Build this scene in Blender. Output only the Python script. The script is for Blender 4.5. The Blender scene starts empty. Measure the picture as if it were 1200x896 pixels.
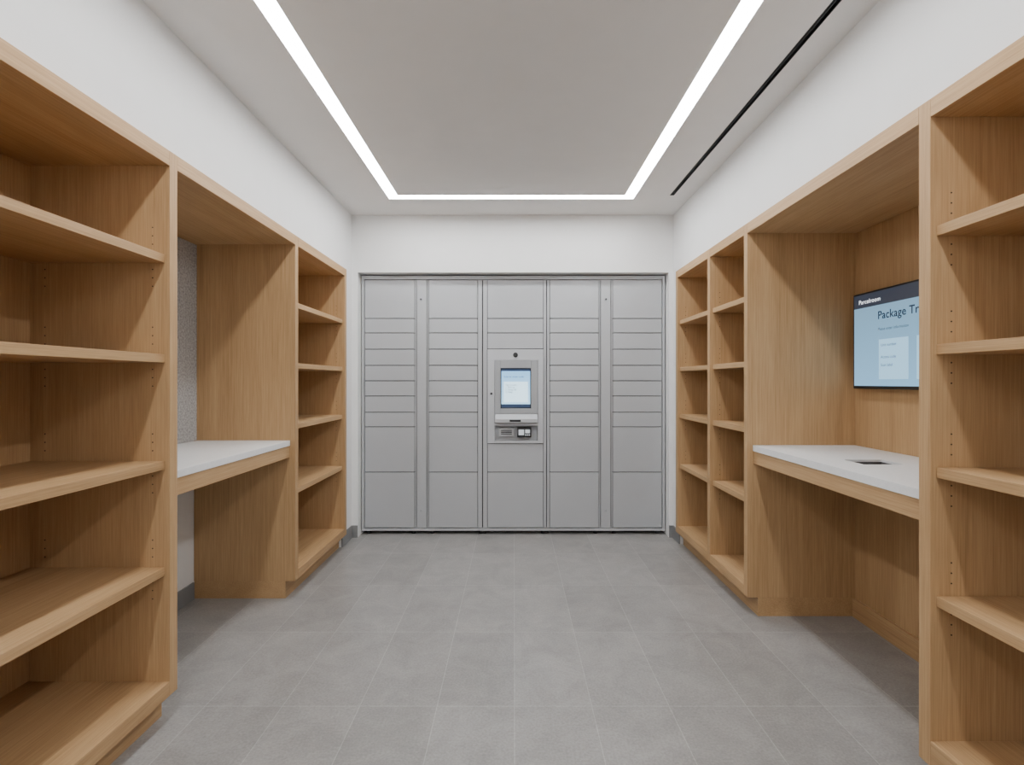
import bpy, bmesh, math
from mathutils import Matrix, Vector

C = bpy.context.scene.collection

# ---------------------------------------------------------------- materials
def new_mat(name):
    m = bpy.data.materials.new(name); m.use_nodes = True
    nt = m.node_tree
    return m, nt, nt.nodes["Principled BSDF"]

def plain(name, col, rough=0.5, metal=0.0, noise=0.0, nscale=8.0, spec=0.5):
    m, nt, b = new_mat(name)
    b.inputs["Base Color"].default_value = (*col, 1)
    b.inputs["Roughness"].default_value = rough
    b.inputs["Metallic"].default_value = metal
    b.inputs["Specular IOR Level"].default_value = spec
    tc = nt.nodes.new("ShaderNodeTexCoord")
    if noise > 0:
        n = nt.nodes.new("ShaderNodeTexNoise"); n.inputs["Scale"].default_value = nscale
        n.inputs["Detail"].default_value = 4
        nt.links.new(tc.outputs["Object"], n.inputs["Vector"])
        mr = nt.nodes.new("ShaderNodeMapRange"); mr.inputs[1].default_value = 0.3; mr.inputs[2].default_value = 0.7
        nt.links.new(n.outputs["Fac"], mr.inputs[0])
        r = nt.nodes.new("ShaderNodeMix"); r.data_type = 'RGBA'
        r.inputs[6].default_value = (*[c*(1-noise) for c in col], 1)
        r.inputs[7].default_value = (*[min(1, c*(1+noise)) for c in col], 1)
        nt.links.new(mr.outputs[0], r.inputs[0])
        nt.links.new(r.outputs[2], b.inputs["Base Color"])
    return m

def emis(name, col, strength):
    m, nt, b = new_mat(name)
    b.inputs["Base Color"].default_value = (0.02, 0.02, 0.02, 1)
    b.inputs["Emission Color"].default_value = (*col, 1)
    b.inputs["Emission Strength"].default_value = strength
    b.inputs["Roughness"].default_value = 0.3
    return m

def oak(name, axis):
    """straight-grained oak veneer, grain running along axis"""
    m, nt, b = new_mat(name)
    N, L = nt.nodes, nt.links
    tc = N.new("ShaderNodeTexCoord")
    geo = N.new("ShaderNodeNewGeometry")
    off = N.new("ShaderNodeVectorMath"); off.operation = 'MULTIPLY'
    off.inputs[1].default_value = (13.7, 9.1, 17.3)
    comb = N.new("ShaderNodeCombineXYZ")
    for i in range(3): L.new(geo.outputs["Random Per Island"], comb.inputs[i])
    L.new(comb.outputs[0], off.inputs[0])
    add = N.new("ShaderNodeVectorMath"); add.operation = 'ADD'
    L.new(tc.outputs["Object"], add.inputs[0]); L.new(off.outputs[0], add.inputs[1])
    def stretched(across, along, detail):
        mp = N.new("ShaderNodeMapping")
        s = [across]*3; s[axis] = along
        mp.inputs["Scale"].default_value = s
        L.new(add.outputs[0], mp.inputs["Vector"])
        n = N.new("ShaderNodeTexNoise"); n.inputs["Scale"].default_value = 1.0
        n.inputs["Detail"].default_value = detail; n.inputs["Roughness"].default_value = 0.6
        L.new(mp.outputs[0], n.inputs["Vector"])
        return n
    broad = stretched(9, 0.5, 2)
    fine = stretched(170, 2.4, 3)
    pore = stretched(420, 9, 1)
    def mth(op, a, bb):
        k = N.new("ShaderNodeMath"); k.operation = op
        for i, v in enumerate((a, bb)):
            if isinstance(v, (int, float)): k.inputs[i].default_value = v
            else: L.new(v, k.inputs[i])
        return k.outputs[0]
    v = mth('ADD', mth('MULTIPLY', broad.outputs["Fac"], 0.28), mth('MULTIPLY', fine.outputs["Fac"], 0.44))
    v = mth('ADD', v, mth('MULTIPLY', pore.outputs["Fac"], 0.28))
    v = mth('ADD', v, mth('MULTIPLY', mth('SUBTRACT', geo.outputs["Random Per Island"], 0.5), 0.05))
    cr = N.new("ShaderNodeValToRGB")
    e = cr.color_ramp.elements
    e[0].position = 0.33; e[0].color = (0.375, 0.224, 0.103, 1)
    e[1].position = 0.67; e[1].color = (0.580, 0.382, 0.205, 1)
    k = e.new(0.5); k.color = (0.490, 0.306, 0.150, 1)
    L.new(v, cr.inputs[0]); L.new(cr.outputs[0], b.inputs["Base Color"])
    b.inputs["Roughness"].default_value = 0.5
    b.inputs["Specular IOR Level"].default_value = 0.3
    return m

def tile_mat():
    m, nt, b = new_mat("porcelain_floor_tile")
    N, L = nt.nodes, nt.links
    tc = N.new("ShaderNodeTexCoord")
    mp = N.new("ShaderNodeMapping")
    mp.inputs["Location"].default_value = (6.2 - 0.003, 6.0 - 2.025 + 0.0, 0)
    L.new(tc.outputs["Object"], mp.inputs["Vector"])
    br = N.new("ShaderNodeTexBrick")
    br.offset = 0.0; br.squash = 1.0
    br.inputs["Scale"].default_value = 1.0
    br.inputs["Brick Width"].default_value = 0.31
    br.inputs["Row Height"].default_value = 0.6
    br.inputs["Mortar Size"].default_value = 0.0018
    br.inputs["Mortar Smooth"].default_value = 0.2
    br.inputs["Bias"].default_value = 0.0
    br.inputs["Color1"].default_value = (0.285, 0.274, 0.261, 1)
    br.inputs["Color2"].default_value = (0.330, 0.318, 0.304, 1)
    br.inputs["Mortar"].default_value = (0.415, 0.405, 0.39, 1)
    L.new(mp.outputs[0], br.inputs["Vector"])
    n1 = N.new("ShaderNodeTexNoise"); n1.inputs["Scale"].default_value = 5; n1.inputs["Detail"].default_value = 9
    n1.inputs["Roughness"].default_value = 0.75; n1.inputs["Distortion"].default_value = 0.6
    L.new(tc.outputs["Object"], n1.inputs["Vector"])
    n2 = N.new("ShaderNodeTexNoise"); n2.inputs["Scale"].default_value = 110; n2.inputs["Detail"].default_value = 2
    L.new(tc.outputs["Object"], n2.inputs["Vector"])
    r1 = N.new("ShaderNodeMapRange"); r1.inputs[1].default_value = 0.3; r1.inputs[2].default_value = 0.7
    r1.inputs[3].default_value = 0.82; r1.inputs[4].default_value = 1.18
    L.new(n1.outputs["Fac"], r1.inputs[0])
    r2 = N.new("ShaderNodeMapRange"); r2.inputs[1].default_value = 0.3; r2.inputs[2].default_value = 0.7
    r2.inputs[3].default_value = 0.88; r2.inputs[4].default_value = 1.12
    L.new(n2.outputs["Fac"], r2.inputs[0])
    mm = N.new("ShaderNodeMath"); mm.operation = 'MULTIPLY'
    L.new(r1.outputs[0], mm.inputs[0]); L.new(r2.outputs[0], mm.inputs[1])
    vm = N.new("ShaderNodeVectorMath"); vm.operation = 'SCALE'
    L.new(br.outputs["Color"], vm.inputs[0]); L.new(mm.outputs[0], vm.inputs["Scale"])
    L.new(vm.outputs[0], b.inputs["Base Color"])
    b.inputs["Roughness"].default_value = 0.32
    return m

OAKV = oak("oak_veneer_vertical_grain", 2)
OAKH = oak("oak_veneer_lengthwise_grain", 1)
WALL = plain("white_wall_paint", (0.85, 0.845, 0.835), 0.85, noise=0.012)
CEIL = plain("ceiling_paint", (0.80, 0.785, 0.77), 0.9, noise=0.012)
TILE = tile_mat()
BASE = plain("grey_baseboard", (0.25, 0.25, 0.25), 0.5, noise=0.05)
CUTOUT = plain("cutout_liner_darkened", (0.05, 0.05, 0.05), 0.5, noise=0.05)  # liner colour darkened so the counter cutout reads as shaded inside
QUARTZ = plain("white_quartz", (0.88, 0.88, 0.875), 0.3, noise=0.03, nscale=60)
METAL = plain("powder_coated_steel", (0.475, 0.488, 0.508), 0.32, noise=0.01)
METALD = plain("powder_coated_steel_dark", (0.40, 0.415, 0.44), 0.45, noise=0.01)  # darker grey steel for the stile locks
FASCIA = plain("kiosk_fascia_steel", (0.55, 0.565, 0.59), 0.34, noise=0.01)
BEZEL = plain("kiosk_bezel", (0.38, 0.39, 0.405), 0.35, noise=0.01)
GAP = plain("locker_gap_dark", (0.012, 0.012, 0.013), 0.7, noise=0.05)
BLACK = plain("black_plastic", (0.012, 0.012, 0.014), 0.35, noise=0.05)
DARKWOODHOLE = plain("pin_hole", (0.06, 0.035, 0.02), 0.8, noise=0.05)
FABRIC = plain("grey_felt", (0.42, 0.415, 0.41), 0.95, noise=0.34, nscale=90)
LIGHT = emis("led_diffuser", (0.97, 0.985, 1.0), 38.0)

# ---------------------------------------------------------------- mesh helpers
def box(bm, x0, x1, y0, y1, z0, z1, bev=0.0, mi=0):
    if x0 > x1: x0, x1 = x1, x0
    if y0 > y1: y0, y1 = y1, y0
    if z0 > z1: z0, z1 = z1, z0
    vs = [bm.verts.new(p) for p in ((x0,y0,z0),(x1,y0,z0),(x1,y1,z0),(x0,y1,z0),
                                    (x0,y0,z1),(x1,y0,z1),(x1,y1,z1),(x0,y1,z1))]
    fs = [bm.faces.new([vs[i] for i in f]) for f in
          ((0,3,2,1),(4,5,6,7),(0,1,5,4),(1,2,6,5),(2,3,7,6),(3,0,4,7))]
    for f in fs: f.material_index = mi
    if bev > 0:
        es = list({e for f in fs for e in f.edges})
        r = bmesh.ops.bevel(bm, geom=es, offset=bev, segments=2, affect='EDGES', profile=0.5)
        for f in r["faces"]: f.material_index = mi

def disc(bm, c, axis, r, depth, seg=20, mi=0):
    """cylinder centred on c along axis 0/1/2"""
    rot = {0: Matrix.Rotation(math.pi/2, 4, 'Y'), 1: Matrix.Rotation(math.pi/2, 4, 'X'), 2: Matrix.Identity(4)}[axis]
    r_ = bmesh.ops.create_cone(bm, cap_ends=True, segments=seg, radius1=r, radius2=r, depth=depth,
                               matrix=Matrix.Translation(c) @ rot)
    for f in {f for v in r_["verts"] for f in v.link_faces}: f.material_index = mi

def mesh_obj(name, bm, mats, parent=None):
    bmesh.ops.recalc_face_normals(bm, faces=bm.faces[:])
    me = bpy.data.meshes.new(name); bm.to_mesh(me); bm.free()
    for m in (mats if isinstance(mats, (list, tuple)) else [mats]): me.materials.append(m)
    o = bpy.data.objects.new(name, me); C.objects.link(o)
    if parent: o.parent = parent
    return o

def boxes(name, lst, mat, parent=None, bev=0.0):
    bm = bmesh.new()
    for b in lst: box(bm, *b, bev=bev)
    return mesh_obj(name, bm, mat, parent)

def empty(name, loc=(0,0,0)):
    e = bpy.data.objects.new(name, None); C.objects.link(e); e.empty_display_size = 0.1
    return e

def text(name, s, size, origin, xdir, ydir, mat, parent, bold=0.0, spacing=1.0):
    cu = bpy.data.curves.new(name, 'FONT'); cu.body = s; cu.size = size; cu.offset = bold
    cu.space_character = spacing
    cu.materials.append(mat)
    o = bpy.data.objects.new(name, cu); C.objects.link(o)
    x = Vector(xdir); y = Vector(ydir); z = x.cross(y)
    M = Matrix((( x.x, y.x, z.x, origin[0]), (x.y, y.y, z.y, origin[1]), (x.z, y.z, z.z, origin[2]), (0,0,0,1)))
    o.parent = parent
    o.matrix_world = M
    return o

# ---------------------------------------------------------------- dimensions
H = 2.69               # ceiling
CAM = 1.30
YB = 4.22              # face of far wall
YR = -1.8              # rear wall
WL, WR = -1.355, 1.335 # upper wall faces
NL, NR = -1.92, 1.92   # deep niche walls
FL, FR = -1.31, 1.295  # millwork fronts
TOP = 2.18             # millwork top

# ---------------------------------------------------------------- room shell
boxes("floor", [(-2.1, 2.1, YR-0.1, 5.1, -0.1, 0.0)], TILE)
boxes("wall_left", [(NL-0.15, NL, YR, 5.0, 0, H)], WALL)
boxes("wall_right", [(NR, NR+0.15, YR, 5.0, 0, H)], WALL)
boxes("wall_left_bulkhead", [(NL, WL, YR, YB, TOP, H)], WALL)
boxes("wall_right_bulkhead", [(WR, NR, YR, YB, TOP, H)], WALL)
boxes("wall_left_pier", [(NL, WL, 3.965, YB, 0, TOP), (NL, WL, YR, -0.04, 0, TOP)], WALL)
boxes("wall_right_pier", [(WR, NR, 4.045, YB, 0, TOP), (WR, NR, YR, -0.42, 0, TOP)], WALL)
boxes("wall_rear", [(NL, NR, YR-0.1, YR, 0, H)], WALL)
boxes("wall_far", [(NL, -1.303, YB, 5.0, 0, H), (1.297, NR, YB, 5.0, 0, H),
                   (-1.303, 1.297, YB, 5.0, 2.213, H), (-1.303, 1.297, 4.92, 5.0, 0, 2.213)], WALL)

# ceiling with light slot + air slot
OX0, OX1, OY1, OY0, SW = -0.948, 0.911, 3.850, -1.25, 0.080
T = H + 0.10
AX0, AX1, AY = 1.164, 1.196, 3.77
cl = [(-2.05, OX0, YR-0.1, 5.0, H, T),
      (OX0, OX1, OY1, 5.0, H, T), (OX0, OX1, YR-0.1, OY0, H, T),
      (OX0+SW, OX1-SW, OY0+SW, OY1-SW, H, T),
      (OX1, AX0, YR-0.1, 5.0, H, T), (AX1, 2.05, YR-0.1, 5.0, H, T),
      (AX0, AX1, AY, 5.0, H, T), (AX0, AX1, YR-0.1, -1.2, H, T),
      (-2.05, 2.05, YR-0.1, 5.0, T, T+0.05)]
boxes("ceiling", cl, CEIL)

lt = empty("linear_ceiling_light")
zl0, zl1 = H+0.006, H+0.016
boxes("led_diffuser_strip", [(OX0, OX0+SW, OY0, OY1, zl0, zl1), (OX1-SW, OX1, OY0, OY1, zl0, zl1),
      (OX0+SW, OX1-SW, OY1-SW, OY1, zl0, zl1), (OX0+SW, OX1-SW, OY0, OY0+SW, zl0, zl1)], LIGHT, lt)

ad = empty("linear_air_diffuser")
boxes("diffuser_channel", [(AX0, AX1, -1.2, AY, H+0.03, H+0.04)], BLACK, ad)
boxes("diffuser_blade", [(AX0, AX0+0.003, -1.2, AY, H-0.001, H+0.03), (AX1-0.003, AX1, -1.2, AY, H-0.001, H+0.03),
      (AX0+0.0145, AX0+0.0175, -1.2, AY, H+0.004, H+0.03), (AX0+0.003, AX1-0.003, AY-0.003, AY, H-0.001, H+0.03)], BLACK, ad)

# baseboards
boxes("baseboard_left", [(WL, WL+0.010, 3.97, YB, 0, 0.10), (NL, NL+0.012, 2.0, 3.02, 0, 0.10),
                         (WL, WL+0.010, YR, -0.05, 0, 0.10)], BASE)
boxes("baseboard_right", [(WR-0.010, WR, 4.05, YB, 0, 0.10), (WR-0.010, WR, YR, -0.43, 0, 0.10)], BASE)
boxes("baseboard_far", [(WL+0.010, -1.303, YB-0.010, YB, 0, 0.10), (1.297, WR-0.010, YB-0.010, YB, 0, 0.10)], BASE)

# ---------------------------------------------------------------- shelving units
BEV = 0.0012
def shelving(side, front, back, dividers, shelf_z, deck=0.055):
    """side -1 left, +1 right; dividers = list of (y0,y1) from far to near"""
    root = empty("shelving_unit")
    s = side
    far = dividers[0][1]; near = dividers[-1][0]
    zb = 0.104
    # uprights
    bm = bmesh.new()
    for (a, b) in dividers:
        box(bm, front, back, a, b, zb, TOP-0.001, BEV)
    mesh_obj("upright_panels", bm, OAKV, root)
    # back panels
    bm = bmesh.new()
    for i in range(len(dividers)-1):
        box(bm, back-s*0.018, back-s*0.001, dividers[i+1][1], dividers[i][0], zb+0.06, TOP-0.06)
    mesh_obj("back_panels", bm, OAKV, root)
    bm = bmesh.new(); bs = bmesh.new(); bh = bmesh.new()
    for i in range(len(dividers)-1):
        y0, y1 = dividers[i+1][1], dividers[i][0]
        box(bm, front, back, y0+0.0005, y1-0.0005, TOP-0.058, TOP-0.001, BEV)
        box(bm, front, back, y0+0.0005, y1-0.0005, zb, zb+deck, BEV)
        for z in shelf_z:
            box(bs, front+s*0.018, back-s*0.019, y0+0.001, y1-0.001, z-0.016, z+0.016, BEV)
            for dz in (-0.105, -0.073, -0.041, 0.055, 0.087, 0.119):
                for xx in (front+s*0.065, back-s*0.075):
                    for yy in (y0+0.0003, y1-0.0003):
                        disc(bh, (xx, yy, z+dz), 1, 0.0026, 0.001, 10)
    mesh_obj("top_and_base_rails", bm, OAKH, root)
    mesh_obj("shelf_boards", bs, OAKH, root)
    mesh_obj("shelf_pin_holes", bh, DARKWOODHOLE, root)
    boxes("toe_kick", [(front+s*0.06, back-s*0.002, near+0.002, far-0.002, 0.0, zb)], OAKH, root)
    return root

zs = [1.768, 1.398, 1.028, 0.632]
zsn = [1.768, 1.388, 0.982, 0.578]
shelving(-1, FL, NL+0.002, [(3.917, 3.960), (3.03, 3.072)], zs)
shelving(-1, FL, -1.86, [(1.924, 1.968), (0.95, 0.992), (-0.03, 0.012)], zsn)
shelving(1, FR, NR-0.002, [(3.995, 4.038), (3.335, 3.378), (2.80, 2.842)], zs)
shelving(1, FR, NR-0.002, [(1.570, 1.615), (0.62, 0.662), (-0.41, -0.368)], [1.768, 1.400, 1.018, 0.618], 0.080)

# ---------------------------------------------------------------- counter nooks
def nook(side, front, back, y0, y1, hole=None, backpanel=False):
    root = empty("package_counter")
    s = side
    e = 0.0008
    bm = bmesh.new()
    box(bm, front, back, y0+e, y1-e, TOP-0.058, TOP-0.001, BEV)
    mesh_obj("canopy_board", bm, OAKH, root)
    fx = front+s*0.03; zt = 0.948; zc = zt-0.032
    bx = back-s*0.020 if backpanel else back-s*0.0205
    if hole:
        hx0, hx1, hy0, hy1 = hole
        bm = bmesh.new()
        for b in ((fx, hx0, y0+e, y1-e), (hx1, bx, y0+e, y1-e), (hx0, hx1, y0+e, hy0), (hx0, hx1, hy1, y1-e)):
            box(bm, *b, zc, zt)
        bmesh.ops.remove_doubles(bm, verts=bm.verts[:], dist=1e-5)
        mesh_obj("quartz_countertop", bm, QUARTZ, root)
        boxes("cutout_liner", [(hx0, hx0+0.004, hy0, hy1, zc-0.12, zt-0.010), (hx1-0.004, hx1, hy0, hy1, zc-0.12, zt-0.010),
              (hx0+0.004, hx1-0.004, hy0, hy0+0.004, zc-0.12, zt-0.010), (hx0+0.004, hx1-0.004, hy1-0.004, hy1, zc-0.12, zt-0.010),
              (hx0, hx1, hy0, hy1, zc-0.125, zc-0.12)], CUTOUT, root)  # lining of the counter cutout, shade put into its dark colour
    else:
        bm = bmesh.new(); box(bm, fx, bx, y0+e, y1-e, zc, zt, 0.002)
        mesh_obj("quartz_countertop", bm, QUARTZ, root)
    bm = bmesh.new()
    box(bm, fx+s*0.004, fx+s*0.026, y0+e, y1-e, zc-0.07, zc, BEV)
    mesh_obj("apron_board", bm, OAKH, root)
    if backpanel:
        boxes("back_panel_upper", [(back-s*0.018, back-s*0.001, y0+e, y1-e, 0.10, TOP-0.06)], OAKV, root)
        boxes("back_plinth", [(back-s*0.034, back-s*0.0185, y0+e, y1-e, 0.0, 0.10)], OAKH, root)
    return root

nook(-1, FL, NL+0.002, 1.968, 3.030)
nook(1, FR, NR-0.01, 1.615, 2.80, hole=(1.49, 1.66, 2.15, 2.28), backpanel=True)

boxes("felt_pinboard", [(NL+0.0005, NL+0.02, 1.99, 3.028, 0.95, TOP-0.062)], FABRIC)

# ---------------------------------------------------------------- parcel lockers
lk = empty("parcel_locker_bank")
YL = 4.30
carc = bmesh.new()
box(carc, -1.293, -1.274, YL-0.002, 4.90, 0.03, 2.20, 0.001)
box(carc, 1.267, 1.286, YL-0.002, 4.90, 0.03, 2.20, 0.001)
box(carc, -1.274, 1.267, YL-0.002, 4.90, 2.170, 2.20, 0.001)
box(carc, -1.274, 1.267, YL+0.002, 4.90, 0.03, 0.052, 0.001)
mesh_obj("locker_outer_frame", carc, METAL, lk)
boxes("locker_carcass", [(-1.272, -0.215, YL+0.03, 4.89, 0.053, 2.168), (0.25, 1.265, YL+0.03, 4.89, 0.053, 2.168),
                         (-0.215, 0.25, YL+0.03, 4.89, 0.053, 0.772), (-0.215, 0.25, YL+0.03, 4.89, 1.58, 2.168),
                         (-0.215, 0.25, YL+0.12, 4.89, 0.772, 1.58)], GAP, lk)
rows = [2.166, 1.837, 1.714, 1.576, 1.438, 1.307, 1.177, 1.039, 0.915, 0.530, 0.056]
cols = [(-1.271, -0.842), (-0.726, -0.305), (0.305, 0.726), (0.842, 1.264)]
g = 0.0034
bm = bmesh.new()
for (a, b) in cols:
    for i in range(len(rows)-1):
        box(bm, a+g, b-g, YL, YL+0.028, rows[i+1]+g, rows[i]-g, 0.0018)
for (zt, zb) in ((2.166, 1.837), (1.837, 1.714), (1.714, 1.579), (0.774, 0.530), (0.530, 0.056)):
    box(bm, -0.225+g, 0.254-g, YL, YL+0.028, zb+g, zt-g, 0.0018)
mesh_obj("locker_doors", bm, METAL, lk)
bm = bmesh.new()
for (a, b) in ((-0.842, -0.830), (-0.826, -0.742), (-0.738, -0.726), (0.726, 0.738), (0.742, 0.826), (0.830, 0.842),
               (-0.305, -0.268), (-0.262, -0.225), (0.254, 0.278), (0.283, 0.305)):
    box(bm, a+0.001, b-0.001, YL+0.003, YL+0.028, 0.056, 2.166, 0.0015)
mesh_obj("locker_stiles", bm, METAL, lk)
bm = bmesh.new()
for x in (-0.79, 0.785):
    disc(bm, (x, YL-0.001, 2.00), 1, 0.011, 0.010, 24, 0)
    disc(bm, (x, YL-0.0065, 2.00), 1, 0.008, 0.002, 16, 1)
    disc(bm, (x, YL-0.001, 0.20), 1, 0.007, 0.010, 16, 0)
mesh_obj("stile_locks", bm, [METALD, BLACK], lk)
bm = bmesh.new()
for x in (-1.24, -0.86, -0.70, -0.28, -0.25, 0.25, 0.28, 0.70, 0.86, 1.23):
    for y in (YL+0.04, 4.85):
        disc(bm, (x, y, 0.016), 2, 0.018, 0.032, 16)
mesh_obj("levelling_feet", bm, BLACK, lk)
boxes("recessed_plinth", [(-1.26, 1.25, YL+0.09, YL+0.11, 0.0, 0.031)], BLACK, lk)

# kiosk in centre column
kx = empty("parcel_kiosk_terminal"); kx.parent = lk
F = YL-0.012
bm = bmesh.new()
X0, X1, Z0, Z1 = -0.222, 0.251, 0.777, 1.576
def fr(a, b, c, d, y0=F, y1=YL+0.05): box(bm, a, b, y0, y1, c, d, 0.0015)
fr(X0, X1, 1.482, Z1)                 # head with camera
fr(X0, -0.162, Z0, 1.482)             # left stile
fr(0.205, X1, Z0, 1.482)              # right stile
fr(-0.162, 0.205, Z0, 0.795)          # sill
fr(-0.162, 0.205, 0.925, 0.945)       # mid rail
mesh_obj("fascia_frame", bm, FASCIA, kx)
# angled screen housing frame
bm = bmesh.new()
for b in ((-0.160, -0.112, 1.026, 1.48), (0.148, 0.203, 1.026, 1.48), (-0.112, 0.148, 1.415, 1.48), (-0.112, 0.148, 1.026, 1.072)):
    box(bm, b[0], b[1], F-0.006, YL+0.03, b[2], b[3], 0.003)
mesh_obj("screen_housing", bm, BEZEL, kx)
# slanted lip
bm = bmesh.new()
ys = [(F-0.006, 1.024), (F-0.045, 0.985), (F-0.045, 0.958), (F, 0.946), (YL+0.03, 0.946), (YL+0.03, 1.024)]
va = [bm.verts.new((-0.158, y, z)) for y, z in ys]; vb = [bm.verts.new((0.201, y, z)) for y, z in ys]
bm.faces.new(va); bm.faces.new(vb[::-1])
for i in range(6): bm.faces.new((va[i], vb[i], vb[(i+1) % 6], va[(i+1) % 6]))
mesh_obj("slanted_lip", bm, FASCIA, kx)
boxes("lip_slot", [(-0.035, 0.06, F-0.047, F-0.044, 0.963, 0.981)], BLACK, kx, 0.001)
# pocket
boxes("pocket_back", [(-0.161, 0.204, YL+0.05, YL+0.06, 0.79, 0.93), (-0.161, 0.204, YL+0.0, YL+0.05, 0.794, 0.800)], FASCIA, kx)
boxes("scanner_housing", [(-0.125, 0.000, YL+0.005, YL+0.05, 0.835, 0.905)], FASCIA, kx, 0.003)  # body of the barcode scanner
boxes("scanner_slots", [(-0.108, -0.016, YL+0.002, YL+0.006, 0.866, 0.874), (-0.108, -0.016, YL+0.002, YL+0.006, 0.852, 0.857), (-0.108, -0.016, YL+0.002, YL+0.006, 0.882, 0.888)], BLACK, kx)  # black slots on the barcode scanner
boxes("card_reader_body", [(0.030, 0.150, YL-0.004, YL+0.05, 0.825, 0.910)], BLACK, kx, 0.004)
SCRW = emis("reader_label_white", (0.8, 0.84, 0.88), 0.9)
boxes("card_reader_label", [(0.042, 0.088, YL-0.006, YL-0.003, 0.845, 0.893), (0.098, 0.138, YL-0.006, YL-0.003, 0.862, 0.893),
      (0.098, 0.108, YL-0.006, YL-0.003, 0.842, 0.852), (0.114, 0.124, YL-0.006, YL-0.003, 0.842, 0.852), (0.129, 0.138, YL-0.006, YL-0.003, 0.842, 0.852)], SCRW, kx)
# camera + lock
bm = bmesh.new()
disc(bm, (0.015, F-0.002, 1.526), 1, 0.021, 0.006, 28, 0)
disc(bm, (0.015, F-0.006, 1.526), 1, 0.010, 0.004, 20, 0)
disc(bm, (-0.190, F-0.003, 1.198), 1, 0.010, 0.008, 20, 0)
mesh_obj("camera_and_lock", bm, [BLACK, METALD], kx)
# screen
def screen_mat(name, z0, z1, c0, c1, strength):
    m, nt, b = new_mat(name)
    N, L = nt.nodes, nt.links
    tc = N.new("ShaderNodeTexCoord"); sp = N.new("ShaderNodeSeparateXYZ")
    L.new(tc.outputs["Object"], sp.inputs[0])
    mr = N.new("ShaderNodeMapRange"); mr.inputs[1].default_value = z0; mr.inputs[2].default_value = z1
    L.new(sp.outputs[2], mr.inputs[0])
    cr = N.new("ShaderNodeValToRGB"); cr.color_ramp.elements[0].color = (*c0, 1); cr.color_ramp.elements[1].color = (*c1, 1)
    L.new(mr.outputs[0], cr.inputs[0])
    L.new(cr.outputs[0], b.inputs["Emission Color"])
    b.inputs["Emission Strength"].default_value = strength
    b.inputs["Base Color"].default_value = (0.01, 0.01, 0.01, 1); b.inputs["Roughness"].default_value = 0.25
    return m
KS = screen_mat("kiosk_display", 1.075, 1.41, (0.48, 0.78, 1.0), (0.22, 0.50, 0.82), 1.9)
NAVY = emis("display_navy", (0.012, 0.05, 0.14), 0.8)
TXT = emis("display_text_dark", (0.015, 0.05, 0.11), 0.5)
CARD = emis("display_card", (0.62, 0.86, 1.0), 2.2)
WTXT = emis("display_text_white", (0.9, 0.95, 1.0), 2.0)
boxes("screen_panel", [(-0.112, 0.148, YL+0.004, YL+0.012, 1.072, 1.415)], BLACK, kx)
boxes("screen_image", [(-0.104, 0.140, YL+0.001, YL+0.0045, 1.080, 1.407)], KS, kx)
boxes("screen_navbar", [(-0.104, 0.140, YL-0.0005, YL+0.0015, 1.080, 1.108), (-0.104, 0.140, YL-0.0005, YL+0.0015, 1.390, 1.407)], NAVY, kx)
boxes("screen_card", [(-0.085, 0.121, YL-0.0005, YL+0.0015, 1.125, 1.30)], CARD, kx)
text("screen_title", "Scan or enter code", 0.022, (-0.085, YL-0.001, 1.335), (1,0,0), (0,0,1), TXT, kx)
text("screen_text", "Tap to start\n1  Pick up\n2  Drop off\n3  Help", 0.020, (-0.07, YL-0.002, 1.265), (1,0,0), (0,0,1), TXT, kx)

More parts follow.
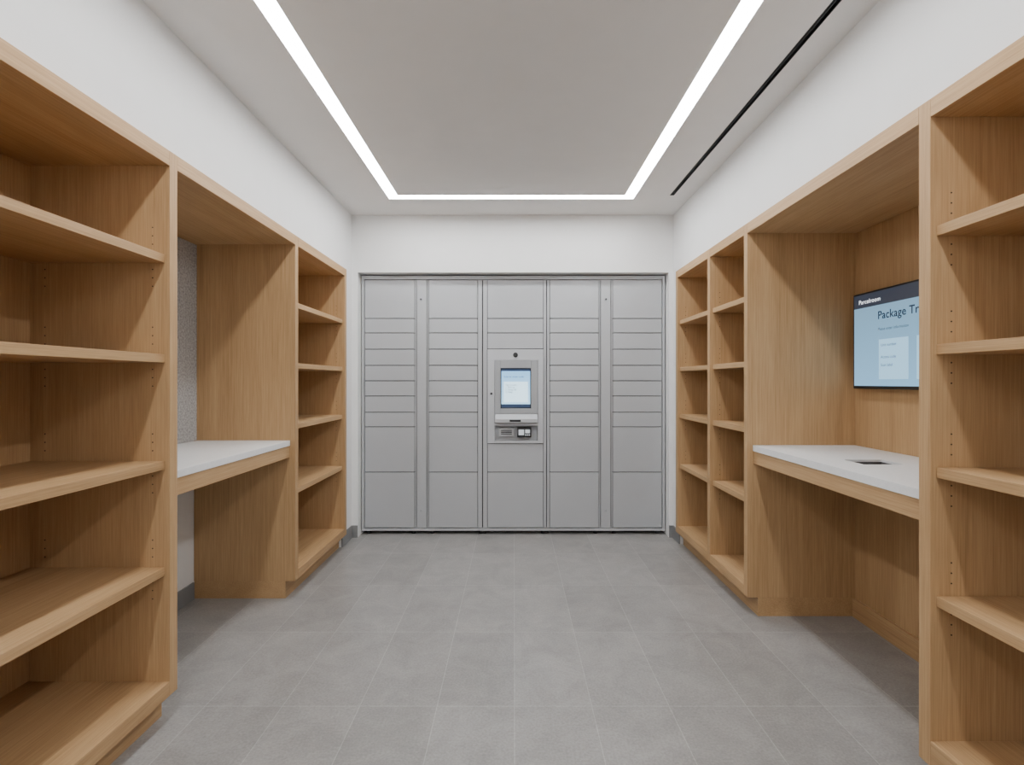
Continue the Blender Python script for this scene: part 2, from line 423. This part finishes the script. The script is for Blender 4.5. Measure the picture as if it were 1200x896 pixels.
# ---------------------------------------------------------------- wall monitor
mn = empty("wall_monitor")
MX = 1.845; ya, yb, za, zb_ = 1.86, 2.745, 1.262, 1.768
bm = bmesh.new(); box(bm, MX, MX+0.035, ya, yb, za, zb_, 0.004)
mesh_obj("monitor_body", bm, BLACK, mn)
boxes("wall_mount", [(MX+0.034, NR-0.0285, 2.15, 2.45, 1.42, 1.62)], BLACK, mn)
MS = screen_mat("monitor_display", za, zb_, (0.28, 0.58, 0.86), (0.22, 0.38, 0.52), 1.2)
i = 0.010
boxes("monitor_image", [(MX-0.001, MX+0.001, ya+i, yb-i, za+i+0.006, zb_-i)], MS, mn)
HB = emis("monitor_header", (0.035, 0.045, 0.07), 1.0)
boxes("monitor_header_bar", [(MX-0.002, MX, ya+i, yb-i, zb_-0.080, zb_-i)], HB, mn)
MCARD = emis("monitor_card", (0.36, 0.64, 0.86), 1.5)
boxes("monitor_cards", [(MX-0.002, MX, 2.36, 2.55, za+0.05, za+0.25), (MX-0.002, MX, 2.12, 2.31, za+0.05, za+0.25)], MCARD, mn)
RX, UZ = (0,-1,0), (0,0,1)
text("monitor_logo", "Parcelroom", 0.032, (MX-0.004, 2.695, zb_-0.060), RX, UZ, WTXT, mn, 0.0, 1.05)
text("monitor_title", "Package Transfer", 0.056, (MX-0.004, 2.555, zb_-0.152), RX, UZ, TXT, mn, 0.0008, 1.04)
text("monitor_subtitle", "Please enter information", 0.020, (MX-0.003, 2.555, zb_-0.21), RX, UZ, TXT, mn)
text("monitor_card_text", "Unit number\n\n\nAccess code\n\nScan label", 0.020, (MX-0.003, 2.535, za+0.215), RX, UZ, TXT, mn)
text("monitor_card_text_b", "Drop off\n\n\nPick up", 0.022, (MX-0.003, 2.295, za+0.215), RX, UZ, TXT, mn)

# ---------------------------------------------------------------- world, camera
w = bpy.data.worlds.new("world"); bpy.context.scene.world = w; w.use_nodes = True
w.node_tree.nodes["Background"].inputs[0].default_value = (0.5, 0.5, 0.5, 1)
w.node_tree.nodes["Background"].inputs[1].default_value = 0.3

cd = bpy.data.cameras.new("camera"); cam = bpy.data.objects.new("camera", cd); C.objects.link(cam)
cam.location = (0, 0, CAM); cam.rotation_euler = (math.radians(90), 0, 0)
cd.sensor_width = 36.0; cd.lens = 592/1200*36
cd.shift_x = -2/1200; cd.shift_y = -1/1200; cd.clip_start = 0.02
bpy.context.scene.camera = cam
